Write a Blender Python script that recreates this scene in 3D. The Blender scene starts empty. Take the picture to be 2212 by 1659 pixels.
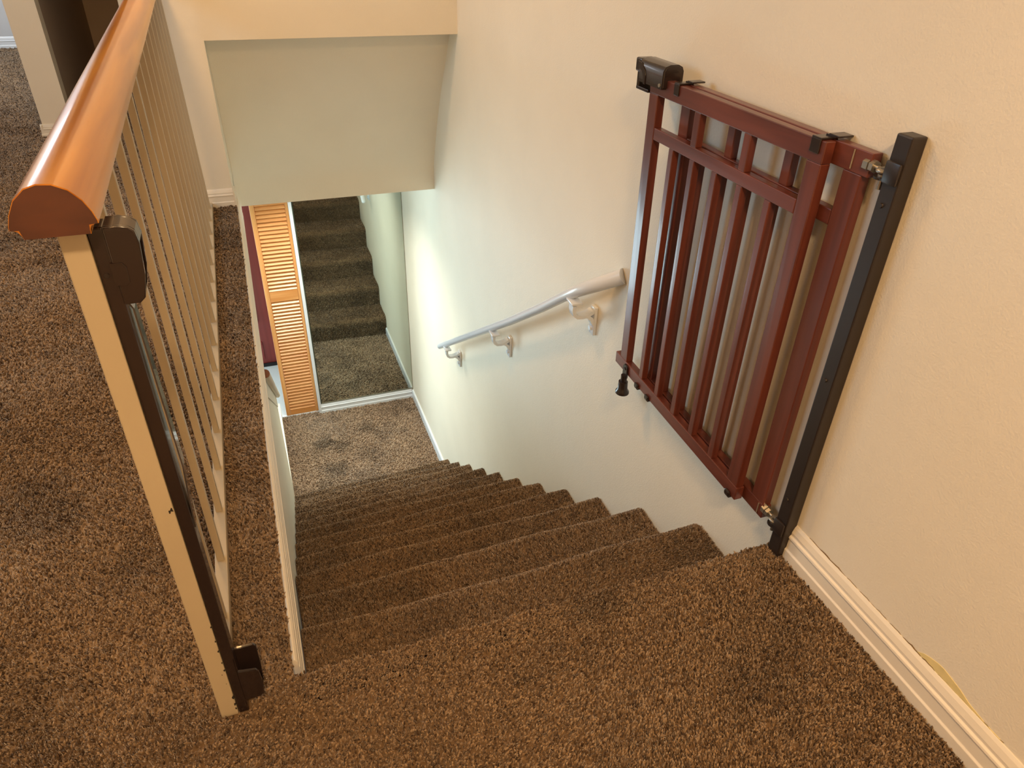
import bpy, bmesh, math
import numpy as np
from mathutils import Vector, Matrix

S = bpy.context.scene
COL = S.collection
rng = np.random.default_rng(7)

# ----------------------------------------------------------------- measures
W = 1.0665                     # stair width (right wall face)
ZL = -2.28                     # lower landing level
YW = 2.534                     # face of the end wall
YM = 4.0314                    # mirror plane
CAM = np.array([0.0835, -0.90112, 1.19486])
ROT = np.array([[0.94125601, 0.29330476, 0.16736021],
                [-0.33672737, 0.77772228, 0.53081327],
                [0.02553029, -0.55598594, 0.83079952]])
FPX = 1561.9
NL = [-.012, .246, .514, .775, 1.033, 1.30, 1.561, 1.823, 2.088, 2.362, 2.629, 2.895]
NR = [-.004, .262, .540, .804, 1.069, 1.339, 1.606, 1.875, 2.1425, 2.417, 2.680, 2.946]
RISE = .19

def lin(r, g, b):
    f = lambda c: (c/255/12.92) if c/255 <= .04045 else ((c/255+.055)/1.055)**2.4
    return (f(r), f(g), f(b), 1)

# ----------------------------------------------------------------- materials
def new_mat(name):
    m = bpy.data.materials.new(name); m.use_nodes = True
    nt = m.node_tree; b = nt.nodes['Principled BSDF']
    return m, nt, b

def N(nt, kind, **kw):
    n = nt.nodes.new(kind)
    for k, v in kw.items():
        if k.startswith('i_'):
            key = k[2:].replace('_', ' ')
            n.inputs[key].default_value = v
        else:
            setattr(n, k, v)
    return n

def ramp(nt, stops):
    r = nt.nodes.new('ShaderNodeValToRGB')
    e = r.color_ramp.elements
    while len(e) < len(stops): e.new(0.5)
    for el, (p, c) in zip(e, stops): el.position = p; el.color = c
    return r

def paint(name, col, rough=.55, bump=.10, scale=260, mottled=.04, spec=.35):
    m, nt, b = new_mat(name)
    tc = N(nt, 'ShaderNodeTexCoord')
    n1 = N(nt, 'ShaderNodeTexNoise', i_Scale=scale, i_Detail=2.0)
    n2 = N(nt, 'ShaderNodeTexNoise', i_Scale=3.5, i_Detail=5.0)
    nt.links.new(tc.outputs['Object'], n1.inputs['Vector']); nt.links.new(tc.outputs['Object'], n2.inputs['Vector'])
    c2 = tuple(max(0, c*(1-mottled*2)) for c in col[:3])+(1,)
    r = ramp(nt, [(.3, c2), (.7, col)])
    nt.links.new(n2.outputs['Fac'], r.inputs['Fac']); nt.links.new(r.outputs['Color'], b.inputs['Base Color'])
    n3 = N(nt, 'ShaderNodeTexNoise', i_Scale=28.0, i_Detail=3.0)
    nt.links.new(tc.outputs['Object'], n3.inputs['Vector'])
    ad = N(nt, 'ShaderNodeMath', operation='ADD')
    nt.links.new(n1.outputs['Fac'], ad.inputs[0]); nt.links.new(n3.outputs['Fac'], ad.inputs[1])
    bp = N(nt, 'ShaderNodeBump', i_Strength=bump, i_Distance=.003)
    nt.links.new(ad.outputs[0], bp.inputs['Height']); nt.links.new(bp.outputs['Normal'], b.inputs['Normal'])
    b.inputs['Roughness'].default_value = rough
    b.inputs['Specular IOR Level'].default_value = spec
    return m

def wood(name, dark, light, axis=1, scale=9, stretch=.06, rough=.25, coat=.4, contrast=1.0):
    m, nt, b = new_mat(name)
    tc = N(nt, 'ShaderNodeTexCoord'); mp = N(nt, 'ShaderNodeMapping')
    s = [1, 1, 1]; s[axis] = stretch; mp.inputs['Scale'].default_value = s
    nt.links.new(tc.outputs['Object'], mp.inputs['Vector'])
    n1 = N(nt, 'ShaderNodeTexNoise', i_Scale=scale*4.0, i_Detail=6.0, i_Distortion=.6)
    n2 = N(nt, 'ShaderNodeTexWave', i_Scale=scale*1.2, i_Distortion=9.0, i_Detail=3.0)
    n2.inputs['Detail Scale'].default_value = 1.4
    nt.links.new(mp.outputs['Vector'], n1.inputs['Vector']); nt.links.new(mp.outputs['Vector'], n2.inputs['Vector'])
    mx = N(nt, 'ShaderNodeMath', operation='MULTIPLY_ADD'); mx.inputs[1].default_value = .35; 
    nt.links.new(n2.outputs['Fac'], mx.inputs[0]); nt.links.new(n1.outputs['Fac'], mx.inputs[2])
    r = ramp(nt, [(.35, dark), (.95, light)])
    nt.links.new(mx.outputs[0], r.inputs['Fac']); nt.links.new(r.outputs['Color'], b.inputs['Base Color'])
    b.inputs['Roughness'].default_value = rough
    b.inputs['Coat Weight'].default_value = coat; b.inputs['Coat Roughness'].default_value = .12
    return m

def plain(name, col, rough=.4, metal=0, coat=0, spec=.5):
    m, nt, b = new_mat(name)
    tc = N(nt, 'ShaderNodeTexCoord')
    n = N(nt, 'ShaderNodeTexNoise', i_Scale=40.0, i_Detail=4.0)
    nt.links.new(tc.outputs['Object'], n.inputs['Vector'])
    r = ramp(nt, [(.25, tuple(c*.86 for c in col[:3])+(1,)), (.75, col)])
    nt.links.new(n.outputs['Fac'], r.inputs['Fac']); nt.links.new(r.outputs['Color'], b.inputs['Base Color'])
    b.inputs['Roughness'].default_value = rough; b.inputs['Metallic'].default_value = metal
    b.inputs['Coat Weight'].default_value = coat; b.inputs['Specular IOR Level'].default_value = spec
    return m

def carpet_mat(name, stops, stain=()):
    m, nt, b = new_mat(name)
    geo = N(nt, 'ShaderNodeNewGeometry')
    r = ramp(nt, stops)
    nt.links.new(geo.outputs['Random Per Island'], r.inputs['Fac'])
    n = N(nt, 'ShaderNodeTexNoise', i_Scale=4.0, i_Detail=5.0, i_Roughness=.6)
    nt.links.new(geo.outputs['Position'], n.inputs['Vector'])
    r2 = ramp(nt, [(.36, (.60, .60, .62, 1)), (.52, (1, 1, 1, 1))])
    nt.links.new(n.outputs['Fac'], r2.inputs['Fac'])
    mx = N(nt, 'ShaderNodeMix', data_type='RGBA', blend_type='MULTIPLY'); mx.inputs['Factor'].default_value = .8
    nt.links.new(r.outputs['Color'], mx.inputs['A']); nt.links.new(r2.outputs['Color'], mx.inputs['B'])
    out = mx.outputs['Result']
    # trodden-in dirt stains: soft irregular spots where they lie in the house
    if stain:
        nz = N(nt, 'ShaderNodeTexNoise', i_Scale=16.0, i_Detail=4.0)
        nt.links.new(geo.outputs['Position'], nz.inputs['Vector'])
        sub = N(nt, 'ShaderNodeVectorMath', operation='MULTIPLY_ADD')
        sub.inputs[1].default_value = (.16, .16, 0); sub.inputs[2].default_value = (-.08, -.08, 0)
        nt.links.new(nz.outputs['Color'], sub.inputs[0])
        add = N(nt, 'ShaderNodeVectorMath', operation='ADD')
        nt.links.new(geo.outputs['Position'], add.inputs[0]); nt.links.new(sub.outputs[0], add.inputs[1])
        for (x, y, z, rad, k) in stain:
            d = N(nt, 'ShaderNodeVectorMath', operation='DISTANCE'); d.inputs[1].default_value = (x, y, z)
            nt.links.new(add.outputs[0], d.inputs[0])
            mr = N(nt, 'ShaderNodeMapRange', i_From_Min=rad*.35, i_From_Max=rad, i_To_Min=k, i_To_Max=1.0)
            nt.links.new(d.outputs['Value'], mr.inputs['Value'])
            m2 = N(nt, 'ShaderNodeVectorMath', operation='SCALE')
            nt.links.new(out, m2.inputs[0]); nt.links.new(mr.outputs['Result'], m2.inputs['Scale'])
            out = m2.outputs[0]
    nt.links.new(out, b.inputs['Base Color'])
    b.inputs['Roughness'].default_value = .85
    b.inputs['Specular IOR Level'].default_value = .15
    b.inputs['Sheen Weight'].default_value = .6; b.inputs['Sheen Roughness'].default_value = .35; b.inputs['Sheen Tint'].default_value = (1, .9, .78, 1)
    return m

WALL = paint('wall_paint', lin(240, 232, 214), bump=.22, scale=230, mottled=.02)
TRIM = paint('trim_paint', lin(240, 232, 216), rough=.4, bump=.05, scale=90, mottled=.04, spec=.5)
WHITE = paint('white_gloss_paint', lin(228, 235, 243), rough=.22, bump=.03, scale=60, mottled=.02, spec=.5)
CREAM = paint('cream_metal_paint', lin(190, 176, 150), rough=.38, bump=.05, scale=120, mottled=.05, spec=.5)
TAUPE = paint('shade_taupe_paint', lin(178, 160, 142), rough=.6)  # paint darkened to stand in for the lack of light in that room
OAK = wood('honey_oak', lin(166, 98, 22), lin(204, 136, 40), axis=1, scale=9, stretch=.05, rough=.3, coat=.6)
CHERRY_Y = wood('cherry_stain_lengthwise', lin(88, 42, 33), lin(116, 60, 47), axis=1, scale=10, rough=.34, coat=.3)
CHERRY_Z = wood('cherry_stain_upright', lin(88, 42, 33), lin(116, 60, 47), axis=2, scale=10, rough=.34, coat=.3)
PINE = wood('golden_pine_upright', lin(206, 138, 74), lin(228, 168, 104), axis=2, scale=8, rough=.4, coat=.2)
PINE_X = wood('golden_pine_crosswise', lin(206, 138, 74), lin(228, 168, 104), axis=0, scale=8, rough=.4, coat=.2)
BLACKPL = plain('dark_brown_plastic', lin(42, 32, 30), rough=.26, coat=.3)
BLACKMT = plain('black_brown_metal', lin(44, 36, 33), rough=.38)
STEEL = plain('zinc_steel', lin(176, 170, 158), rough=.35, metal=.85)
STAPLE = plain('bare_steel', lin(190, 180, 160), rough=.3, metal=.6)
RED = wood('oxblood_door_paint', lin(126, 40, 34), lin(142, 50, 44), axis=2, scale=6, rough=.4, coat=.2)
RUBBER = plain('black_rubber', lin(30, 28, 30), rough=.7)
BROWN = plain('brown_worn_wood', lin(116, 62, 40), rough=.5)
TILE = paint('white_tile', lin(226, 228, 230), rough=.25, bump=.03, scale=40, mottled=.04, spec=.5)
CHIP = plain('chipped_paint_black', lin(38, 32, 26), rough=.8)
CAULK = plain('dry_caulk_brown', lin(120, 96, 64), rough=.9)  # brown tone of the dried, cracked caulk
CARPET = carpet_mat('brown_carpet', [(0, lin(58, 42, 29)), (.3, lin(98, 77, 56)), (.7, lin(130, 106, 80)), (1, lin(166, 140, 110))],
    stain=[(-.52, .60, 0, .16, .62), (-.62, .32, 0, .14, .66), (-.75, 1.0, 0, .18, .7), (-.45, .05, 0, .13, .72),
           (-.80, .75, 0, .15, .7), (-.95, 1.7, 0, .25, .7), (.62, -.02, 0, .10, .75), (.30, .42, -.19, .10, .8)])
CARPET_LOW = carpet_mat('brown_carpet_landing', [(0, lin(100, 82, 66)), (.35, lin(138, 116, 95)), (.75, lin(166, 142, 117)), (1, lin(190, 166, 142))],
    stain=[(.28, 3.62, ZL, .10, .45), (.40, 3.56, ZL, .10, .55), (.33, 3.28, ZL, .12, .55), (.62, 3.72, ZL, .10, .6),
           (.55, 3.40, ZL, .10, .7), (.22, 3.12, ZL, .09, .7)])
m, nt, b = new_mat('mirror_silver')
n = N(nt, 'ShaderNodeTexNoise', i_Scale=3.0)
r = ramp(nt, [(.3, (.52, .56, .50, 1)), (.7, (.56, .60, .55, 1))])
nt.links.new(n.outputs['Fac'], r.inputs['Fac']); nt.links.new(r.outputs['Color'], b.inputs['Base Color'])
b.inputs['Metallic'].default_value = 1; b.inputs['Roughness'].default_value = .012
MIRROR = m

# ----------------------------------------------------------------- mesh builder
ORG = {}
class MB:
    def __init__(s): s.bm = bmesh.new()
    def face(s, pts):
        s.bm.faces.new([s.bm.verts.new(p) for p in pts])
    def box(s, x0, x1, y0, y1, z0, z1, bev=0, seg=2):
        t = bmesh.new(); bmesh.ops.create_cube(t, size=1)
        for v in t.verts:
            v.co = ((x0+x1)/2+v.co.x*(x1-x0), (y0+y1)/2+v.co.y*(y1-y0), (z0+z1)/2+v.co.z*(z1-z0))
        if bev: bmesh.ops.bevel(t, geom=t.edges[:], offset=bev, segments=seg, affect='EDGES', profile=.5)
        s.add(t); return s
    def add(s, t, fn=None):
        mp = {}
        for v in t.verts: mp[v] = s.bm.verts.new(fn(v.co) if fn else v.co)
        for f in t.faces:
            try: s.bm.faces.new([mp[v] for v in f.verts])
            except ValueError: pass
        t.free()
    def prism(s, prof, axis, a, b, bev=0):
        """closed profile (list of 2-D pts) swept along an axis between a and b"""
        t = bmesh.new()
        def P(p, c):
            return {'x': (c, p[0], p[1]), 'y': (p[0], c, p[1]), 'z': (p[0], p[1], c)}[axis]
        A = [t.verts.new(P(p, a)) for p in prof]; B = [t.verts.new(P(p, b)) for p in prof]
        n = len(prof)
        for i in range(n): t.faces.new([A[i], A[(i+1) % n], B[(i+1) % n], B[i]])
        t.faces.new(A[::-1]); t.faces.new(B)
        if bev: bmesh.ops.bevel(t, geom=[e for e in t.edges if len({round(v.co['xyz'.index(axis)], 6) for v in e.verts}) == 1], offset=bev, segments=3, affect='EDGES')
        s.add(t); return s
    def tube(s, pts, rad, n=14, caps=True, dome=False):
        pts = [Vector(p) for p in pts]
        if not hasattr(rad, '__len__'): rad = [rad]*len(pts)
        if dome:
            def cap(p, d, r): return [(p+d*(r*math.sin(a)*.8), r*math.cos(a)) for a in (math.radians(25), math.radians(50), math.radians(70), math.radians(84))]
            d0 = (pts[0]-pts[1]).normalized(); d1 = (pts[-1]-pts[-2]).normalized()
            c0 = cap(pts[0], d0, rad[0])[::-1]; c1 = cap(pts[-1], d1, rad[-1])
            pts = [c[0] for c in c0]+pts+[c[0] for c in c1]; rad = [c[1] for c in c0]+list(rad)+[c[1] for c in c1]
        rings = []; up = None
        for i, p in enumerate(pts):
            d = (pts[min(i+1, len(pts)-1)]-pts[max(i-1, 0)]).normalized()
            if up is None:
                up = Vector((0, 0, 1)) if abs(d.z) < .9 else Vector((1, 0, 0))
            u = (up-d*up.dot(d)).normalized(); v = d.cross(u); up = u
            rings.append([s.bm.verts.new(p+(u*math.cos(2*math.pi*k/n)+v*math.sin(2*math.pi*k/n))*rad[i]) for k in range(n)])
        for a, b in zip(rings, rings[1:]):
            for k in range(n): s.bm.faces.new([a[k], a[(k+1) % n], b[(k+1) % n], b[k]])
        if caps: s.bm.faces.new(rings[0][::-1]); s.bm.faces.new(rings[-1])
        return s
    def ribbon(s, pts, normal_w, th):
        """bent flat bar: polyline pts (3-D), width vector, thickness in the polyline plane"""
        pts = [Vector(p) for p in pts]; w = Vector(normal_w)
        rows = []
        for i, p in enumerate(pts):
            d = (pts[min(i+1, len(pts)-1)]-pts[max(i-1, 0)]).normalized(); nrm = d.cross(w.normalized()).normalized()*th/2
            rows.append([s.bm.verts.new(q) for q in (p+w/2+nrm, p-w/2+nrm, p-w/2-nrm, p+w/2-nrm)])
        for a, b in zip(rows, rows[1:]):
            for k in range(4): s.bm.faces.new([a[k], a[(k+1) % 4], b[(k+1) % 4], b[k]])
        s.bm.faces.new(rows[0][::-1]); s.bm.faces.new(rows[-1]); return s
    def warp(s, fn):
        for v in s.bm.verts: v.co = fn(v.co)
        return s
    def build(s, name, mat, parent=None, smooth=False, bevel=0, label=None):
        bmesh.ops.recalc_face_normals(s.bm, faces=s.bm.faces[:])
        o0 = ORG.get(parent.name, Vector((0, 0, 0))) if parent else Vector((0, 0, 0))
        if parent is None:
            xs = [v.co for v in s.bm.verts]
            o0 = Vector((sum(v.x for v in xs)/len(xs), sum(v.y for v in xs)/len(xs), min(v.z for v in xs)))
        for v in s.bm.verts: v.co = v.co-o0
        me = bpy.data.meshes.new(name); s.bm.to_mesh(me); s.bm.free()
        me.materials.append(mat)
        o = bpy.data.objects.new(name, me); COL.objects.link(o)
        if parent: o.parent = parent
        else: o.location = o0
        ORG[o.name] = o0
        if smooth:
            for p in me.polygons: p.use_smooth = True
            md = o.modifiers.new('EdgeSplit', 'EDGE_SPLIT'); md.split_angle = math.radians(38)
        if bevel:
            md = o.modifiers.new('Bevel', 'BEVEL'); md.width = bevel; md.segments = 2; md.limit_method = 'ANGLE'
        if label: o['label'] = label
        return o

def thing(name, loc, label, cat, group=None):
    o = bpy.data.objects.new(name, None); COL.objects.link(o); o.location = loc
    o.empty_display_size = .05
    ORG[o.name] = Vector(loc); o['label'] = label; o['category'] = cat
    if group: o['group'] = group
    return o
def tag(o, label, cat, kind=None):
    o['label'] = label; o['category'] = cat
    if kind: o['kind'] = kind
    return o
def struct(o, label, cat):
    o['kind'] = 'structure'; o['label'] = label; o['category'] = cat; return o

# ----------------------------------------------------------------- carpet pile
def field(P, seed, f):
    r = np.random.default_rng(seed); v = np.zeros(len(P))
    for k in range(9):
        d = r.normal(size=3); d[2] *= .4; d = d/np.linalg.norm(d)*f*(.5+r.random()*1.6)
        v += np.sin(P@d+r.random()*6.28)
    return v/3.0

def tufts(P, Nn, h, rad, lean=.45, rnd=.38):
    """short bent yarn ends standing on points P with normals Nn"""
    n = len(P)
    th = 2.2*field(P, 3, 6.0)+1.0
    la = lean*(.55+.5*field(P, 5, 9.0))
    L = np.stack([np.cos(th), np.sin(th), 0*th], 1)*la[:, None]
    L -= Nn*np.sum(L*Nn, 1)[:, None]
    D = Nn+L+rng.normal(size=(n, 3))*rnd
    D /= np.linalg.norm(D, axis=1)[:, None]
    D2 = D+L*.7+rng.normal(size=(n, 3))*rnd*.7
    D2 /= np.linalg.norm(D2, axis=1)[:, None]
    A = np.cross(D, rng.normal(size=(n, 3))); A /= np.linalg.norm(A, axis=1)[:, None]
    B = np.cross(D, A)
    hh = (h*(.75+.5*rng.random(n)))[:, None]; rr = rad[:, None]
    V = np.zeros((n, 7, 3))
    for k in range(3):
        a = 2*math.pi*k/3; c = (A*math.cos(a)+B*math.sin(a))*rr
        V[:, k] = P-Nn*.002+c*.7
        V[:, 3+k] = P+D*hh*.62+c*1.05
    V[:, 6] = P+D*hh*.62+D2*hh*.42
    base = (np.arange(n)*7)[:, None]
    q = np.concatenate([base+np.array([[k, (k+1) % 3, 3+(k+1) % 3, 3+k]]) for k in range(3)])
    t = np.concatenate([base+np.array([[3+k, 3+(k+1) % 3, 6]]) for k in range(3)])
    return V.reshape(-1, 3), q, t

def pile_object(name, base_v, base_f, P, Nn, h, rad, mat, parent=None, lean=.45, xlim=None):
    o0 = ORG[parent.name] if parent else Vector((0, 0, 0))
    V, q, t = tufts(P, Nn, h, rad, lean)
    if xlim: V[:, 0] = np.clip(V[:, 0], *xlim)
    bv = np.array(base_v, float); nb = len(bv)
    allv = np.concatenate([bv, V])-np.array(o0)
    loops = [np.array(f, int) for f in base_f]
    ls = np.concatenate([np.concatenate(loops), (q+nb).ravel(), (t+nb).ravel()])
    cnt = np.concatenate([np.array([len(f) for f in loops]), np.full(len(q), 4), np.full(len(t), 3)])
    st = np.concatenate([[0], np.cumsum(cnt)[:-1]])
    me = bpy.data.meshes.new(name)
    me.vertices.add(len(allv)); me.vertices.foreach_set('co', allv.astype(np.float32).ravel())
    me.loops.add(len(ls)); me.loops.foreach_set('vertex_index', ls.astype(np.int32))
    me.polygons.add(len(cnt)); me.polygons.foreach_set('loop_start', st.astype(np.int32))
    try: me.polygons.foreach_set('loop_total', cnt.astype(np.int32))
    except Exception: pass
    sm = np.zeros(len(cnt), bool); sm[len(loops):] = True
    me.polygons.foreach_set('use_smooth', sm)
    me.update(calc_edges=True); me.validate()
    me.materials.append(mat)
    o = bpy.data.objects.new(name, me); COL.objects.link(o)
    if parent: o.parent = parent
    ORG[o.name] = o0
    return o

def density(P):
    d = np.linalg.norm(P-CAM, axis=1)
    return np.clip(105000*(1.25/d)**1.25, 9000, 105000)

def scatter_rect(x0, x1, y0, y1, z):
    Pc = np.array([[(x0+x1)/2, (y0+y1)/2, z]])
    corners = np.array([[np.clip(CAM[0], x0, x1), np.clip(CAM[1], y0, y1), z]])
    dm = density(corners)[0]; n = int(dm*(x1-x0)*(y1-y0))
    P = np.stack([rng.uniform(x0, x1, n), rng.uniform(y0, y1, n), np.full(n, z)], 1)
    dn = density(P); P = P[rng.random(n) < dn/dm]
    return P

def floor_pile(name, rects, z, mat, skip=(), thick=.02):
    bv = []; bf = []; Ps = []
    for (x0, x1, y0, y1, dense) in rects:
        k = len(bv)
        bv += [(x0, y0, z), (x1, y0, z), (x1, y1, z), (x0, y1, z), (x0, y0, z-thick), (x1, y0, z-thick), (x1, y1, z-thick), (x0, y1, z-thick)]
        bf += [[k, k+1, k+2, k+3], [k+7, k+6, k+5, k+4], [k, k+4, k+5, k+1], [k+1, k+5, k+6, k+2], [k+2, k+6, k+7, k+3], [k+3, k+7, k+4, k]]
        if dense: Ps.append(scatter_rect(x0, x1, y0, y1, z))
    P = np.concatenate(Ps)
    for (a, b, c, d) in skip:
        P = P[~((P[:, 0] > a) & (P[:, 0] < b) & (P[:, 1] > c) & (P[:, 1] < d))]
    dn = density(P); sc = np.sqrt(105000/dn)
    Nn = np.tile([0., 0., 1.], (len(P), 1))
    return pile_object(name, bv, bf, P, Nn, .0085*np.sqrt(sc), .0019*sc, mat)

F1 = floor_pile('floor', [(-2.2, W, -2.5, -.75, False), (-1.15, W, -.75, -.02, True), (-2.2, -1.15, -.75, 0, False),
                          (-1.15, .0055, -.02, 1.6, True), (-2.2, -1.15, 0, 1.6, False), (-1.15, .0055, 1.6, YW+.01, True),
                          (-2.2, -1.15, 1.6, YW+.01, True), (-2.2, -.12, YW+.01, 7.06, True)], 0, CARPET,
                skip=[(-.123, -.07, -.066, -.03), (-.121, -.095, -.03, 2.6)])
struct(F1, 'brown plush carpet of the upper hall and the narrow ledge beside the stairs', 'floor')
F2 = floor_pile('floor', [(.006, W, 2.90, 4.05, True)], ZL, CARPET_LOW)
struct(F2, 'stained brown carpet of the small landing at the foot of the stairs', 'floor')

# stairs -------------------------------------------------------------------
stair = thing('staircase', (W/2, 0, -RISE), 'straight flight of brown carpeted steps leading down to the landing', 'stairs')
def step(i):
    z = -i*RISE; xl = .0195 if i < 3 else .008
    back = [(NL[i-1]-.012, NR[i-1]-.012) if i > 0 else (NL[0]-.07, NR[0]-.07)][0]
    # profile: list of (fraction from back to nosing or offset from nosing, z)
    prof = [('b', 0, z)]
    for f in (.2, .4, .6, .8): prof.append(('f', f, z-(.004*math.sin(f*math.pi) if i else 0)))
    R_ = .034
    for a in range(0, 91, 15):
        prof.append(('n', -R_+R_*math.sin(math.radians(a)), z-R_+R_*math.cos(math.radians(a))))
    prof += [('n', -.004, z-.06), ('n', -.010, z-.12), ('n', -.012, z-RISE+.001)]
    def pt(p, t, x):
        nose = NL[i]+(NR[i]-NL[i])*t; bk = back[0]+(back[1]-back[0])*t
        y = bk if p[0] == 'b' else (bk+(nose-R_-bk)*p[1] if p[0] == 'f' else nose+p[1])
        wob = .004*math.sin(7*x+i*1.7)+.003*math.sin(17*x+i)
        if p[0] == 'n': y += wob
        return (x, y, p[2])
    nx = 12; X = [xl+(W-xl)*k/nx for k in range(nx+1)]
    bv = [pt(p, (x-xl)/(W-xl), x) for x in X for p in prof]; m_ = len(prof)
    bf = [[k*m_+j, k*m_+j+1, (k+1)*m_+j+1, (k+1)*m_+j] for k in range(nx) for j in range(m_-1)]
    A = np.array(bv); Q = np.array(bf)
    # sample tufts
    a, b_, c, d = A[Q[:, 0]], A[Q[:, 1]], A[Q[:, 2]], A[Q[:, 3]]
    nr = np.cross(b_-a, d-a); ar = np.linalg.norm(nr, axis=1); nr = -nr/ar[:, None]
    if nr[:, 2].sum() < 0: nr = -nr
    cen = (a+b_+c+d)/4; dn = density(cen)*1.25; dn = np.where(nr[:, 2] < .2, dn*.7, dn)
    cnt = rng.poisson(dn*ar); idx = np.repeat(np.arange(len(Q)), cnt)
    u = rng.random(len(idx))[:, None]; v = rng.random(len(idx))[:, None]
    P = a[idx]*(1-u)*(1-v)+b_[idx]*u*(1-v)+c[idx]*u*v+d[idx]*(1-u)*v
    P[:, 0] = np.clip(P[:, 0], xl+.004, W-.005)
    sc = np.sqrt(105000/dn[idx])
    nose = (nr[idx][:, 2] < .985) & (nr[idx][:, 2] > .12) & (P[:, 1] > (NL[i]+NR[i])/2-.06)
    return pile_object('step', bv, bf, P, nr[idx], np.where(nose, .0042, .0092)*sc**.3, np.where(nose, .0023, .00150)*sc**.85, CARPET, stair, lean=.4, xlim=(xl+.001, W-.001))
for i in range(12): step(i)

# ----------------------------------------------------------------- walls and ceilings
def bx(name, mat, label, cat, *boxes):
    mb = MB()
    for b_ in boxes: mb.box(*b_)
    return struct(mb.build(name, mat), label, cat)

bx('wall_right', WALL, 'long cream wall on the right of the stairs carrying handrail and gate', 'wall', (W, W+.12, -2.5, 4.15, ZL-.02, 2.44))
bx('wall_end', WALL, 'wall at the far end of the stairwell with the opening cut over the steps', 'wall',
   (0, W, YW, YW+.12, .69, 2.44), (-.12, 0, YW, 3.95, 0, 2.44))
# sloping soffit and the header below it (one continuous plastered surface)
sl = [(YW+.06, .70), (YW+.12, .69), (2.87, .355), (2.955, .195), (3.01, .07), (3.045, -.02), (3.06, -.08), (3.06, -.19)]
back = [(3.18, -.19), (3.18, 2.44), (YW+.06, 2.44)]
mb = MB(); mb.prism([(y, z) for y, z in sl+back], 'x', .0005, W)
o = mb.build('ceiling_slope', WALL, smooth=True); o.name = 'ceiling'
struct(o, 'sloping plaster soffit and header hanging over the lower half of the stairs', 'ceiling')
bx('ceiling', WALL, 'low flat ceiling over the landing beyond the header', 'ceiling', (-.12, W, 3.18, 5.0, -.19, -.02), (-2.4, -.12, .2, 5.0, -.19, -.022))
bx('ceiling', WALL, 'upper hall ceiling above the picture', 'ceiling', (-2.3, W+.12, -2.6, 7.15, 2.44, 2.5))
mb = MB(); mb.box(-.12, .006, .03, 1.0, ZL-.02, -.021)
mb.prism([(1.0, ZL-.02), (4.04, ZL-.02), (4.04, -2.13), (3.05, -2.13), (3.05, -1.41), (1.1, -.022), (1.0, -.022)], 'x', -.12, .006)
mb.box(-.12, -.085, 1.0, 4.04, -.19, -.021)
struct(mb.build('wall_left', WALL), 'lower wall on the left of the stairs under the carpeted ledge, open above its sloped top', 'wall')
bx('wall_mirror', WALL, 'short wall at the foot of the stairs behind the mirror', 'wall', (.318, W, YM+.008, YM+.12, ZL-.02, -.19)).name = 'wall_far'
bx('wall_back', WALL, 'upper hall wall behind the viewer', 'wall', (-2.3, W+.12, -2.6, -2.5, 0, 2.44))
# hall side: wall with the window, stub between the two doorways, room beyond
bx('wall_hall', WALL, 'upper hall side wall around the window', 'wall', (-2.3, -2.2, -2.5, .75, 0, 2.44), (-2.3, -2.2, 2.25, 7.05, 0, 2.44), (-2.3, -2.2, .75, 2.25, 0, 1.15), (-2.3, -2.2, .75, 2.25, 2.25, 2.44)).name = 'wall_side'
bx('wall_stub', WALL, 'narrow cream wall stub between bright room and dark doorway', 'wall', (-.972, -.825, 3.95, 4.05, 0, 2.44)).name = 'wall_middle'
bx('wall_room', paint('cool_grey_paint', lin(206, 210, 216)), 'pale grey wall of the bright room beyond the hall', 'wall', (-2.3, -.86, 7.05, 7.15, 0, 2.44)).name = 'wall_room'
bx('wall_closet', TAUPE, 'walls of the unlit room past the stub, colour darkened for shade', 'wall', (-.845, -.825, 4.05, 5.54, 0, 2.44), (-.845, -.38, 5.54, 5.62, 0, 2.44), (-.43, -.41, 4.05, 5.54, 0, 2.44))
bx('wall_jamb', WALL, 'cream wall right of the dark doorway', 'wall', (-.43, -.12, 3.95, 4.05, 0, 2.44))
bx('wall_partition', WALL, 'side wall of the bright room', 'wall', (-.97, -.86, 4.05, 7.05, 0, 2.44))
# foyer shell
bx('floor', TILE, 'white tiled foyer floor behind the louvered door', 'floor', (-2.4, .3, 4.052, 5.0, ZL-.02, ZL+.004), (-2.4, -.12, .2, 4.052, ZL-.02, ZL+.004))
bx('trim', WHITE, 'white threshold strip between landing carpet and foyer tile', 'trim', (.0, .3, 4.046, 4.064, ZL, ZL+.012)).name = 'trim_3'
bx('wall_foyer', WALL, 'foyer wall around the red front door', 'wall', (-2.4, -2.15, 4.92, 5.0, ZL, -.19), (-1.0, -.95, 4.92, 5.0, ZL, -.19), (.25, W, 4.92, 5.0, ZL, -.19), (-.95, .25, 4.94, 5.0, ZL, -.19))
bx('wall_foyer', WALL, 'foyer side walls', 'wall', (-2.4, -2.3, .3, .7, ZL, -.19), (-2.4, -2.3, 4.8, 5.0, ZL, -.19), (-2.4, -.12, .2, .3, ZL, -.19))

# windows (out of the picture, they let the daylight in)
def window(nm, x, y0, y1, z0, z1, label):
    mb = MB(); t = .05
    for b_ in ((y0, y1, z0, z0+t), (y0, y1, z1-t, z1), (y0, y0+t, z0, z1), (y1-t, y1, z0, z1), ((y0+y1)/2-.02, (y0+y1)/2+.02, z0, z1)):
        mb.box(x-.04, x, *b_)
    return struct(mb.build(nm, WHITE), label, 'window')
window('window_1', -2.2, .75, 2.25, 1.15, 2.25, 'white hall window on the left out of the picture')
window('window_2', -2.3, .7, 4.8, ZL, -.19, 'white foyer window out of the picture')

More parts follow.
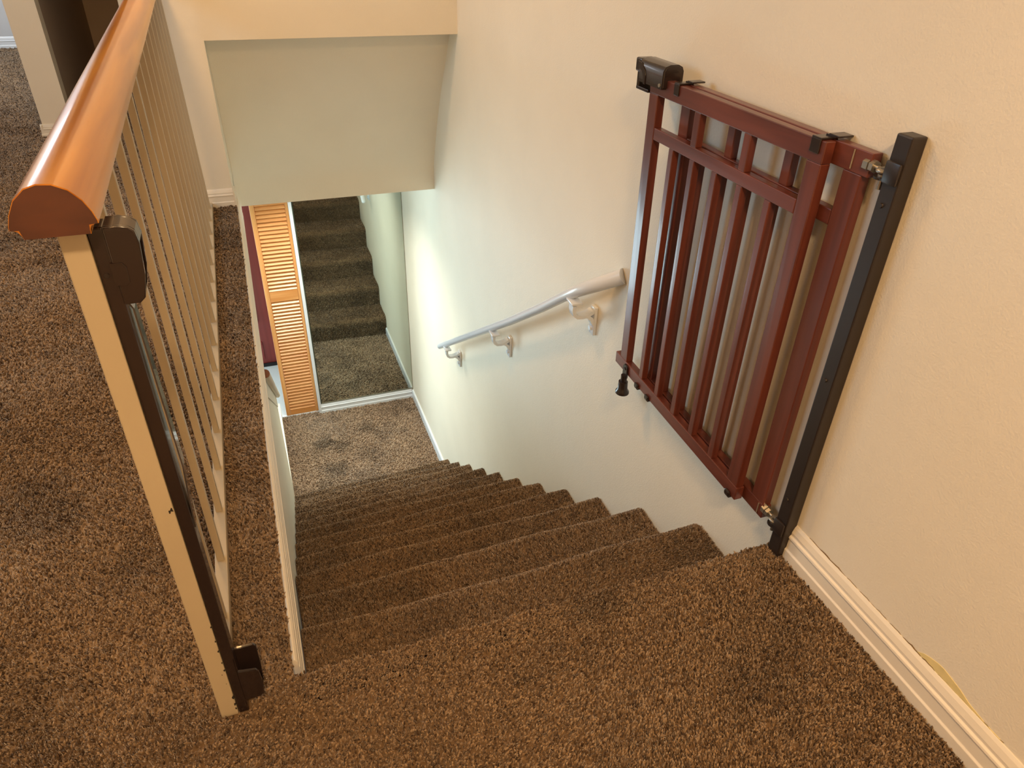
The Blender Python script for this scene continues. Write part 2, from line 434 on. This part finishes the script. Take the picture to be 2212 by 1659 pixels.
mb = MB()
for b_ in ((-2.15, -1.0, ZL, ZL+.06), (-2.15, -1.0, -.25, -.19), (-2.15, -2.10, ZL, -.19), (-1.05, -1.0, ZL, -.19), (-1.6, -1.56, ZL, -.19)):
    mb.box(b_[0], b_[1], 4.93, 4.97, b_[2], b_[3])
struct(mb.build('window_added', WHITE), 'added white framed glazing beside the front door, unseen, for the foyer fill light', 'window')  # glazing added only to carry the foyer fill light

# baseboards ----------------------------------------------------------------
def bprof(h, t=.016):
    k = h/.0946; u = t/.016
    return [(0, 0), (t, 0), (t*.985, .028*k), (.0128*u, .032*k), (.012*u, .058*k), (.0145*u, .061*k), (.0135*u, .066*k), (.0095*u, .069*k), (.0098*u, .076*k), (.006*u, .088*k), (.002*u, .0946*k), (0, .0946*k)]
mb = MB(); mb.prism([(W-t, z) for t, z in bprof(.0946)], 'y', -2.5, -.060)
struct(mb.build('baseboard_right', TRIM, bevel=.001), 'moulded cream baseboard along the right wall of the upper landing', 'baseboard')
mb = MB(); mb.prism([(YW-t, z) for t, z in bprof(.083)], 'x', -.115, -.001)
mb.prism([(-.001+t*.6, z) for t, z in bprof(.083)], 'y', YW-.016, YW+.10)
struct(mb.build('baseboard_end', TRIM, bevel=.001), 'short cream baseboard where the ledge meets the end wall', 'baseboard')
mb = MB(); mb.prism([(3.95-t, z) for t, z in bprof(.075)], 'x', -.985, -.825); mb.prism([(-.972-t, z) for t, z in bprof(.075)], 'y', 3.95-.014, 4.05)
struct(mb.build('baseboard_middle', TRIM, bevel=.001), 'cream baseboard round the foot of the wall stub', 'baseboard')
mb = MB(); mb.prism([(7.05-t, z) for t, z in bprof(.10)], 'x', -2.2, -.97)
struct(mb.build('baseboard_room', WHITE, bevel=.001), 'white baseboard along the far room wall', 'baseboard')
mb = MB(); mb.prism([(W, ZL), (W-.013, ZL), (W-.013, ZL+.074), (W-.009, ZL+.082), (W, ZL+.082)], 'y', 2.955, 4.018)
struct(mb.build('baseboard_landing', WHITE, bevel=.001), 'white baseboard along the right wall of the landing', 'baseboard')
mb = MB(); mb.prism([(YM+.008-t*1.5, ZL+z) for t, z in bprof(.086)], 'x', .312, W-.012)
struct(mb.build('baseboard_far', WHITE, bevel=.001), 'white grooved baseboard under the mirror', 'baseboard')
# trims
tp = [(.0065, -.085), (.020, -.085), (.0235, -.078), (.0235, -.060), (.0212, -.056), (.0205, -.040), (.0190, -.037), (.0185, -.020), (.0165, -.017), (.0160, -.004), (.0125, .003), (.0095, .006), (.0065, .002)]
mb = MB(); mb.prism(tp, 'y', .012, 2.60)
struct(mb.build('trim_1', TRIM), 'cream moulded trim along the edge of the carpeted ledge', 'trim')
mb = MB(); mb.prism([(.0065, -.075), (.021, -.075), (.021, -.06), (.017, -.02), (.012, .02), (.0065, .03)], 'y', 2.60, 2.74)
mb.warp(lambda c: Vector((c.x, c.y, c.z)))
struct(mb.build('trim_4', TRIM, bevel=.001), 'cut end of the ledge trim under the end wall', 'trim')
mb = MB(); mb.box(.292, .314, YM-.016, YM+.05, ZL+.004, -.19, .002)
struct(mb.build('trim_2', WHITE), 'white vertical casing strip between louvered door and mirror', 'trim')
# caulk crack above the right baseboard
mb = MB(); pts = []
for k in range(60):
    y = -.10-k*.008; pts.append((W-.0008, y, .0952+.0012*math.sin(k*1.3)+.0008*math.sin(k*3.1)))
mb.tube(pts, [.0004+.0009*max(0, math.sin(k*.21))**2 for k in range(60)], n=5)
poly = [(-.392, .0950), (-.404, .1045), (-.416, .1097), (-.432, .1140), (-.4443, .1149), (-.462, .1120), (-.4814, .1082), (-.505, .1000), (-.535, .0960), (-.57, .0952), (-.57, .0947), (-.40, .0947)]
o = mb.build('caulk_crack', CAULK)
mb = MB(); mb.prism(poly, 'x', W-.0011, W-.0001)
mb.build('paint_flap', plain('yellowed_paint', lin(240, 222, 160), rough=.6), o, label='yellowed flap of lifted paint'); o['label'] = 'thin dark crack in the caulk above the right baseboard'; o['category'] = 'crack'

# ----------------------------------------------------------------- front door
mb = MB(); mb.box(-.86, .18, 4.88, 4.925, ZL+.03, -.22, .002)
d1 = struct(mb.build('door_1', RED), 'dark red panelled front door seen through the gap beside the louvered door', 'door')
for (x0, x1, z0, z1) in ((-.44, -.055, -1.838, -.60), (.035, .17, -1.838, -.60), (-.44, -.055, -2.20, -2.03), (-.83, -.48, -1.838, -.60)):
    mb = MB(); t = .022
    for b_ in ((x0, x1, z0, z0+t), (x0, x1, z1-t, z1), (x0, x0+t, z0+t, z1-t), (x1-t, x1, z0+t, z1-t)):
        mb.box(b_[0], b_[1], 4.868, 4.8802, b_[2], b_[3], .004)
    mb.box(x0+.04, x1-.04, 4.873, 4.8802, z0+.04, z1-.04, .004)
    mb.build('raised_panel', RED, d1)
mb = MB(); mb.box(-.86, .18, 4.885, 4.915, -.0, .0); mb.bm.free()
mb = MB(); mb.box(-.87, .2, 4.86, 4.925, ZL+.0045, ZL+.032, .003); mb.build('door_sweep', RUBBER, d1, label='black rubber door sweep')

# ----------------------------------------------------------------- louvered door
ld = thing('louvered_door', (.17, 4.06, ZL+.0125), 'golden pine louvered door standing left of the mirror', 'door')
y0, y1 = 4.048, 4.078; zb = ZL+.014; zt = -.20
mb = MB(); mb.box(.043, .074, y0, y1, zb, zt, .003); mb.build('stile', PINE, ld)
mb = MB(); mb.box(.272, .2915, y0, y1, zb, zt, .003); mb.build('stile', PINE, ld)
for (a, b_, nm) in ((zb, zb+.045, 'bottom_rail'), (-1.262, -1.183, 'middle_rail'), (zt-.06, zt, 'top_rail')):
    mb = MB(); mb.box(.0745, .2715, y0+.003, y1-.003, a, b_, .002); mb.build(nm, PINE_X, ld)
def louvers(a, b_):
    mb = MB(); n_ = int(round((b_-a)/.0284)); p = (b_-a)/n_
    for k in range(n_):
        z = a+p*(k+.5); t = bmesh.new(); bmesh.ops.create_cube(t, size=1)
        for v in t.verts: v.co = (v.co.x*.197, v.co.y*.006, v.co.z*.0345)
        bmesh.ops.bevel(t, geom=t.edges[:], offset=.002, segments=1, affect='EDGES')
        M_ = Matrix.Translation((.173, (y0+y1)/2, z)) @ Matrix.Rotation(math.radians(-46), 4, 'X')
        mb.add(t, lambda c: M_ @ c)
    mb.build('louver_panel', PINE_X, ld)
louvers(zb+.046, -1.263); louvers(-1.182, zt-.061)

# ----------------------------------------------------------------- mirror
mi = thing('wall_mirror', (.69, YM, ZL+.09), 'large wall mirror reflecting the carpeted stairs at the foot of the flight', 'mirror')
mb = MB(); mb.box(.322, W-.003, YM, YM+.006, ZL+.088, -.195, .0012, 1); mb.build('mirror_glass', MIRROR, mi)
mb = MB(); mb.box(.3145, .3215, YM-.004, YM+.007, ZL+.087, -.195); mb.build('edge_strip', plain('dark_edge', lin(72, 78, 66), rough=.3), mi, label='thin dark edge strip')
mb = MB(); mb.box(.322, W-.003, YM-.004, YM-.0002, ZL+.0865, ZL+.091); mb.build('bottom_channel', plain('grey_channel', lin(150, 152, 140), rough=.35, metal=.6), mi, label='thin grey metal channel')

# ----------------------------------------------------------------- stair railing
rl = thing('stair_railing', (-.108, 1.2, 0), 'cream metal balustrade with a honey oak handrail beside the stairwell', 'railing')
mb = MB(); mb.box(-.1195, -.0915, -.063, -.035, 0, .899, .002); newel = mb.build('newel_post', CREAM, rl)
mb = MB(); mb.box(-.1205, -.0955, -.034, YW-.0165, .006, .030, .002); mb.build('bottom_rail', CREAM, rl)
for k in range(16):
    y = .138+.1535*k
    mb = MB(); mb.box(-.115, -.101, y-.007, y+.007, .029, .9, .0015)
    sh = -.008*(y+.05)
    mb.warp(lambda c: Vector((c.x+sh*(c.z/.9), c.y, c.z)))
    mb.build('baluster', CREAM, rl)
hp = [(-.032, .898), (.029, .898), (.030, .908), (.0385, .9085), (.0385, .9115), (.036, .921), (.030, .934), (.020, .9455), (.007, .952), (-.006, .953), (-.018, .9495), (-.030, .939), (-.038, .924), (-.042, .912), (-.042, .9085), (-.034, .908)]
mb = MB(); mb.prism([(p[0]-.1095, p[1]) for p in hp], 'y', -.094, YW, 0)
t = mb.bm
bmesh.ops.bevel(t, geom=[e for e in t.edges if all(v.co.y < -.09 for v in e.verts)], offset=.0012, segments=2, affect='EDGES')
for v in t.verts: v.co.x += -.0155*(v.co.y+.05)
hr = mb.build('handrail', OAK, rl, smooth=True, label='honey oak handrail with a rounded top')
mb = MB(); mb.prism([(p[0]*.98-.1095+.0155*.044, .9235+(p[1]-.9235)*.98-(.0006 if p[1]>.93 else 0)) for p in hp], 'y', -.0943, -.0935)
mb.build('end_grain', wood('oak_end_grain', lin(66, 36, 26), lin(90, 50, 34), axis=0, scale=8, stretch=.3, rough=.4), hr, label='darker end grain face of the handrail')
# chips in the newel paint
mb = MB()
crng = np.random.default_rng(11)
for (x, z, s) in [(-.0945, .487, .0055), (-.0975, .484, .004), (-.0925, .049, .006), (-.093, .03, .005), (-.0935, .018, .004), (-.0925, .125, .004), (-.093, .145, .003), (-.0925, .175, .004), (-.0922, .20, .003), (-.0924, .235, .003), (-.118, .66, .0015), (-.098, .115, .0016), (-.096, .09, .0014)]:
    n_ = 9; ring = []
    for a in range(n_):
        rr = s*(.45+.5*crng.random()); ring.append((x+rr*.5*math.cos(a*6.283/n_), -.0634, z+rr*math.sin(a*6.283/n_)))
    back_ = [(p[0], -.0625, p[2]) for p in ring]
    mb = MB(); A = [mb.bm.verts.new(p) for p in ring]; B_ = [mb.bm.verts.new(p) for p in back_]
    mb.bm.faces.new(A)
    for a in range(n_): mb.bm.faces.new([A[a], A[(a+1) % n_], B_[(a+1) % n_], B_[a]])
    mb.build('paint_chip', CHIP, newel, label='small dark chip in the paint')

# gate catch strip on the newel ------------------------------------------------
gc = thing('gate_catch', (-.082, -.05, .002), 'dark brown gate catch strip fixed upright on the newel post', 'gate hardware')
mb = MB(); mb.box(-.0905, -.0735, -.0635, -.034, .002, .893, .0025); mb.build('mounting_strip', BLACKPL, gc)
# upper receiver: hollow rounded housing open towards the stairs
mb = MB()
prof = [(-.0745, .893), (-.0745, .801), (-.058, .801), (-.0515, .807), (-.0455, .835), (-.0425, .872), (-.0445, .886), (-.050, .891), (-.062, .893)]
mb.prism(prof, 'y', -.0655, -.059, .0012)
mb.prism(prof, 'y', -.034, -.028, .0012)
mb.prism([(-.0745, .893), (-.0745, .882), (-.049, .880), (-.0425, .872), (-.0445, .886), (-.050, .891), (-.062, .893)], 'y', -.060, -.033, .001)
mb.prism([(-.0745, .801), (-.058, .801), (-.0515, .807), (-.0500, .814), (-.060, .811), (-.0745, .811)], 'y', -.060, -.033, .001)
lr = mb.build('latch_receiver', BLACKPL, gc, smooth=True)
mb = MB(); mb.prism([(-.0775, .852), (-.0775, .826), (-.067, .824), (-.0625, .828), (-.0615, .846), (-.065, .852)], 'y', -.0672, -.065, .0006); mb.build('raised_plate', BLACKPL, lr)
mb = MB(); mb.tube([(-.084, -.0638, .838), (-.084, -.0652, .838)], .0028, 10); mb.build('screw', BLACKMT, lr)
mb = MB(); mb.prism([(-.0745, .147), (-.0745, .036), (-.049, .036), (-.0425, .042), (-.0405, .075), (-.0420, .100), (-.046, .108), (-.0745, .112)], 'y', -.0655, -.060, .001)
mb.prism([(-.0745, .135), (-.0745, .036), (-.049, .036), (-.0425, .042), (-.0405, .075), (-.0405, .128), (-.045, .135)], 'y', -.034, -.029, .001)
mb.prism([(-.0745, .036), (-.049, .036), (-.0425, .042), (-.0415, .055), (-.049, .047), (-.0745, .046)], 'y', -.0605, -.033, .001)
mb.build('lower_receiver', BLACKPL, gc, smooth=True)
mb = MB(); mb.ribbon([(-.0732, -.045, .80), (-.069, -.045, .79), (-.068, -.045, .68), (-.0665, -.045, .55), (-.070, -.045, .50), (-.0733, -.045, .44)], (0, .020, 0), .002)
mb.build('cover_strip', plain('glossy_dark_strip', lin(64, 60, 60), rough=.12, coat=1.0, spec=.8), gc, label='glossy bowed cover strip')

# ----------------------------------------------------------------- white pipe handrail on the right wall
wr = thing('wall_handrail', (W-.08, 1.7, -.4), 'white pipe handrail on the right wall descending beside the steps', 'handrail')
px = W-.08
P_ = [(px, 2.725, -1.030), (px, 2.4, -.813), (px, 2.0, -.5445), (px, 1.548, -.242), (px, 1.218, -.012), (px, 1.04, .118), (px, .98, .159), (px+.006, .930, .194), (px+.02, .885, .226), (px+.042, .845, .255), (px+.078, .800, .290)]
mb = MB(); mb.tube(P_, [.0178]*6+[.0185, .0205, .022, .023, .024], 24)
rails = mb.build('rail', WHITE, wr, smooth=True)
mb = MB(); mb.tube([P_[0], (px, 2.735, -1.037)], .0175, 20, dome=True); mb.build('end_cap', WHITE, rails, smooth=True)
for (y, zp) in ((.955, .165), (1.735, -.379), (2.565, -.935)):
    zz = zp-.020
    mb = MB()
    mb.box(px-.018, px+.018, y-.026, y+.026, zz-.006, zz+.002, .0015)
    mb.ribbon([(px-.004, y, zz-.004), (px-.005, y, zz-.030), (px-.001, y, zz-.046), (px+.011, y, zz-.056), (px+.030, y, zz-.058), (px+.048, y, zz-.055), (px+.066, y, zz-.044)], (0, .030, 0), .012)
    mb.ribbon([(px+.044, y, zz-.057), (px+.060, y, zz-.070), (px+.071, y, zz-.092)], (0, .027, 0), .012)
    mb.box(W-.012, W, y-.016, y+.016, zz-.132, zz-.030, .003)
    br = mb.build('bracket', WHITE, wr, smooth=True)
    mb = MB(); mb.tube([(W-.012, y, zz-.108), (W-.0195, y, zz-.108)], [.010, .0085], 6); mb.build('bolt', WHITE, br)
    mb = MB(); mb.tube([(px-.010, y+.014, zz-.004), (px-.010, y+.014, zz-.009)], .004, 8); mb.build('screw', STEEL, br)

# painted rail on the left wall of the stairs ---------------------------------
lh = thing('stair_handrail', (.02, 2.6, -1.1), 'cream handrail with brown end on the left knee wall above the landing', 'handrail')
def rz(y): return -1.388+.717*(3.03-y)
mb = MB(); mb.tube([(.0185, 1.40, rz(1.40)), (.0185, 2.2, rz(2.2)), (.0185, 3.02, rz(3.02))], .0155, 16, caps=True); mb.tube([(.0185, 3.02, rz(3.02)), (.0185, 3.028, rz(3.028))], .0153, 14, dome=True)
lb = mb.build('rail', TRIM, lh, smooth=True)
mb = MB(); mb.prism([(1.40, rz(1.40)-.018), (3.015, rz(3.015)-.012), (3.03, rz(3.03)-.03), (3.034, rz(3.03)-.062), (3.015, rz(3.015)-.088), (1.40, rz(1.40)-.094)], 'x', .0062, .0095, .0012); mb.build('backing_board', TRIM, lb)
mb = MB(); mb.tube([(.0185, 1.385, rz(1.385)), (.0185, 1.3995, rz(1.3995))], .0152, 16); mb.build('end_block', BROWN, lb, label='bare brown wooden upper end')

# ----------------------------------------------------------------- safety gate
gt = thing('safety_gate', (W-.05, .3, .06), 'cherry stained wooden safety gate folded flat against the right wall', 'gate')
def GX(y, z):                                  # distance of the front face from the wall (the gate stands slightly open)
    k = (y-.088)/.564; v = (z-.054)/.814
    return W-(.054+k*(.008+.018*v))
def gmap(c):                                   # local x = depth behind the front face, y, z nominal
    k = (c.y-.088)/.564; v = (c.z-.054)/.814
    return Vector((GX(c.y, c.z)+c.x, c.y+.008*(1-v)*k, c.z+k*(.004*v+.022*(1-v))))
def gb(nm, mat, y0, y1, z0, z1, d0=0, d1=.019, bev=.0018, parent=None, label=None):
    mb = MB(); mb.box(d0, d1, y0, y1, z0, z1, bev); mb.warp(gmap)
    return mb.build(nm, mat, parent or gt, label=label)
TH = .021
# front panel
gb('top_rail', CHERRY_Y, .0885, .652, .829, .868, 0, TH)
gb('bottom_rail', CHERRY_Y, .0845, .678, .054, .0895, 0, TH)
gb('middle_rail', CHERRY_Y, .125, .616, .728, .756, .0005, TH-.001)
gb('stile', CHERRY_Z, .617, .652, .0893, .8292, .0003, TH)
gb('stile', CHERRY_Z, .0885, .1245, .0893, .8292, .0003, TH)
for yc in (.538, .455, .372, .287, .199): gb('slat', CHERRY_Z, yc-.009, yc+.009, .0893, .7282, .001, TH-.003)
for yc in (.459, .290): gb('divider', CHERRY_Z, yc-.0105, yc+.0105, .7558, .8292, .001, TH-.003)
# rear panel
r0, r1 = .0245, .0245+TH
gb('top_rail', CHERRY_Y, .0095, .56, .829, .869, r0, r1)
gb('bottom_rail', CHERRY_Y, .018, .565, .054, .0895, r0, r1)
gb('middle_rail', CHERRY_Y, .064, .520, .728, .756, r0+.001, r1-.001)
gb('stile', CHERRY_Z, .521, .556, .0893, .8292, r0+.0005, r1)
gb('stile', CHERRY_Z, .022, .0635, .0893, .8292, r0+.0005, r1)
for yc in (.470, .387, .304, .219, .131): gb('slat', CHERRY_Z, yc-.009, yc+.009, .0893, .7282, r0+.002, r1-.002)
for yc in (.372, .198): gb('divider', CHERRY_Z, yc-.0115, yc+.0115, .7558, .8292, r0+.002, r1-.002)
for (y_, z_, l_) in ((.048, .850, .016), (.034, .072, .014)):
    mb = MB(); mb.tube([(r0-.001, y_, z_-l_), (r0-.001, y_, z_+l_)], .0013, 6); mb.warp(gmap); mb.build('staple', STAPLE, gt, label='bare steel staple')
# latch handle
mb = MB()
prof = [(-.012, .848), (-.012, .886), (-.006, .896), (.006, .900), (.026, .900), (.036, .895), (.040, .886), (.040, .848)]
mb.prism(prof, 'y', .583, .690, .004)
mb.warp(gmap); lt = mb.build('latch_handle', BLACKPL, gt, smooth=True, label='glossy dark brown latch handle')
mb = MB(); mb.box(-.008, .034, .688, .712, .866, .897, .004); mb.box(-.004, .030, .655, .708, .826, .834, .002); mb.box(-.004, .030, .698, .708, .830, .868, .003); mb.box(.030, .044, .700, .722, .838, .880, .003)
mb.warp(gmap); mb.build('latch_hook', BLACKPL, lt)
mb = MB(); mb.prism([(.690, .892), (.676, .890), (.660, .878), (.655, .866), (.655, .846), (.662, .846), (.664, .864), (.672, .874), (.690, .880)], 'x', -.0145, -.0115, .0006); mb.warp(gmap); mb.build('release_lever', BLACKPL, lt)
mb = MB(); mb.tube([(-.0115, .595, .856), (-.0140, .595, .856)], .004, 12); mb.warp(gmap); mb.build('screw', STEEL, lt)
# sliding clips that tie the two panels
def clip(yc, w=.018):
    mb = MB(); mb.box(-.0035, -.0002, yc-w/2, yc+w/2, .845, .870, .0012); mb.box(-.0035, .034, yc-w/2, yc+w/2, .8685, .8725, .0012)
    mb.box(.020, .052, yc-w/2-.014, yc+w/2-.012, .8735, .877, .0012); mb.box(.020, .034, yc-w/2-.006, yc+w/2-.006, .8715, .8750, .0006)
    mb.warp(gmap); mb.build('slide_clip', BLACKPL, gt)
clip(.542); clip(.110, .022)
for yc in (.545, .488, .108):
    mb = MB(); mb.box(-.007, .0, yc-.009, yc+.009, .052, .066, .003); mb.box(-.005, TH, yc-.009, yc+.009, .0485, .0535, .002); mb.warp(gmap); mb.build('bumper', BLACKPL, gt)
# swivel foot
mb = MB(); mb.prism([(.6, .082), (.598, .050), (.602, .034), (.618, .034), (.622, .05), (.622, .078), (.616, .086), (.606, .086)], 'x', -.006, -.0005, .001)
mb.warp(gmap); ft = mb.build('swivel_foot', BLACKPL, gt, smooth=True)
mb = MB(); mb.tube([(-.006, .611, .050), (-.006, .611, .028), (-.006, .611, .0275), (-.006, .611, .002), (-.006, .611, -.006), (-.006, .611, -.012)], [.0085, .0085, .0135, .0145, .020, .020], 18); mb.warp(gmap); mb.build('plunger', BLACKPL, ft, smooth=True)
mb = MB(); mb.tube([(-.006, .611, .072), (-.0085, .611, .072)], .0045, 10); mb.warp(gmap); mb.build('screw', BLACKMT, ft)
# hinge bolts
hx = W-.0215
for zc in (.849, .078):
    mb = MB(); mb.tube([(hx, .0225, zc), (hx, .012, zc)], .0115, 6); mb.tube([(hx, .012, zc), (hx, .0095, zc), (hx, .0015, zc)], [.0085, .0105, .0105], 6)
    hb = mb.build('hinge_bolt', STEEL, gt)
    mb = MB(); mb.tube([(hx, .006, zc), (hx, -.012, zc)], .0042, 10)
    R0 = .0085; mb.tube([(hx-.002+R0*math.cos(a*math.pi/8), -.018+R0*math.sin(a*math.pi/8), zc) for a in range(17)], .0042, 10, caps=False)
    mb.build('eye', STEEL, hb, smooth=True)

# wall bracket the gate hangs on ------------------------------------------------
wb = thing('gate_wall_bracket', (W-.015, -.04, .002), 'black brown upright bracket strip screwed to the right wall beside the gate', 'gate hardware')
mb = MB(); mb.box(W-.030, W, -.060, -.0265, .002, .912, .003); sp = mb.build('mounting_strip', BLACKMT, wb)
for zc in (.849, .078):
    mb = MB(); mb.box(W-.036, W-.0295, -.058, -.0275, zc-.014, zc+.022, .003); mb.box(W-.035, W-.020, -.034, -.022, zc-.0125, zc-.0092, .001)
    n_ = 18; ring = [(W-.0225+.0145*math.cos(a*6.283/n_), -.018+.0145*math.sin(a*6.283/n_)) for a in range(n_)]
    mb.prism(ring, 'z', zc-.0125, zc-.0090)
    mb.build('hinge_tab', BLACKMT, wb, smooth=True)
    mb = MB(); mb.tube([(W-.0235, -.018, zc+.006), (W-.0235, -.018, zc-.030)], .0040, 10); mb.tube([(W-.0235, -.018, zc-.0052), (W-.0235, -.018, zc-.0088)], .0078, 12)
    mb.build('hinge_pin', STEEL, wb, smooth=True)
for zc in (.80, .4616, .16):
    mb = MB(); mb.tube([(W-.030, -.040, zc), (W-.0325, -.040, zc)], [.0045, .0035], 10); mb.build('screw', BLACKMT, sp)

# ----------------------------------------------------------------- lights
def area(nm, loc, tgt, sx, sy, power, col, spread=None):
    l = bpy.data.lights.new(nm, 'AREA'); l.shape = 'RECTANGLE'; l.size = sx; l.size_y = sy; l.energy = power; l.color = col
    if spread: l.spread = spread
    o = bpy.data.objects.new(nm, l); COL.objects.link(o); o.location = loc
    o.rotation_euler = (Vector(tgt)-Vector(loc)).to_track_quat('-Z', 'Y').to_euler(); return o
def disk(nm, loc, tgt, size, power, col):
    o = area(nm, loc, tgt, size, size, power, col); o.data.shape = 'DISK'; return o
WARM = (1, .56, .22)
disk('hall_ceiling_light', (-.35, 1.75, 2.40), (-.35, 1.75, 0), .36, 25, WARM)
disk('landing_ceiling_light', (.10, -1.65, 2.40), (.10, -1.65, 0), .30, 54, (1, .64, .33))
area('daylight_hall_window', (-2.16, 1.5, 1.7), (0, 1.4, .2), 1.35, 1.0, 27, (.48, .76, 1.0))
area('daylight_bright_room', (-2.1, 5.6, 1.5), (-1.2, 5.6, .4), 1.6, 1.2, 48, (.84, .90, 1.0))
area('daylight_foyer_window', (-2.25, 3.6, -1.25), (0, 3.2, -1.2), 2.4, 2.0, 26, (.66, .92, 1.0))


disk('landing_fill_light', (.25, 3.50, -.21), (.36, 3.15, -2.28), .45, 17, (1.0, .96, .84))  # added lamp without a known fixture, brightens landing and lower steps

bpy.data.lights['landing_fill_light'].spread = math.radians(128)

area('foyer_fill_light', (-1.55, 4.86, -1.25), (.6, 1.6, -.8), 1.1, 1.8, 70, (.68, .92, 1.0))  # fill at the added glazing, evens the cool light on the right wall

pl = bpy.data.lights.new('nosing_fill_light', 'POINT'); pl.energy = 1.2; pl.shadow_soft_size = .09; pl.color = (1.0, .96, .86)  # added point light, no real globe hangs here; picks out the step nosings
po = bpy.data.objects.new('nosing_fill_light', pl); COL.objects.link(po); po.location = (.22, 3.5, -.33)

w = bpy.data.worlds.new('World'); S.world = w; w.use_nodes = True
bg = w.node_tree.nodes['Background']; bg.inputs['Color'].default_value = (.75, .85, 1, 1); bg.inputs['Strength'].default_value = .15

# ----------------------------------------------------------------- camera
cd = bpy.data.cameras.new('camera'); cam = bpy.data.objects.new('camera', cd); COL.objects.link(cam)
cd.sensor_width = 36; cd.sensor_fit = 'HORIZONTAL'; cd.lens = FPX*36/2212; cd.clip_start = .02
R_, Fw, U_ = ROT[:, 0], ROT[:, 1], ROT[:, 2]
cam.matrix_world = Matrix(((R_[0], U_[0], -Fw[0], CAM[0]), (R_[1], U_[1], -Fw[1], CAM[1]), (R_[2], U_[2], -Fw[2], CAM[2]), (0, 0, 0, 1)))
S.camera = cam

vs = S.view_settings
S.display_settings.display_device = 'sRGB'
vs.view_transform = 'Standard'; vs.look = 'None'; vs.exposure = 0.0; vs.gamma = 1; vs.use_curve_mapping = False
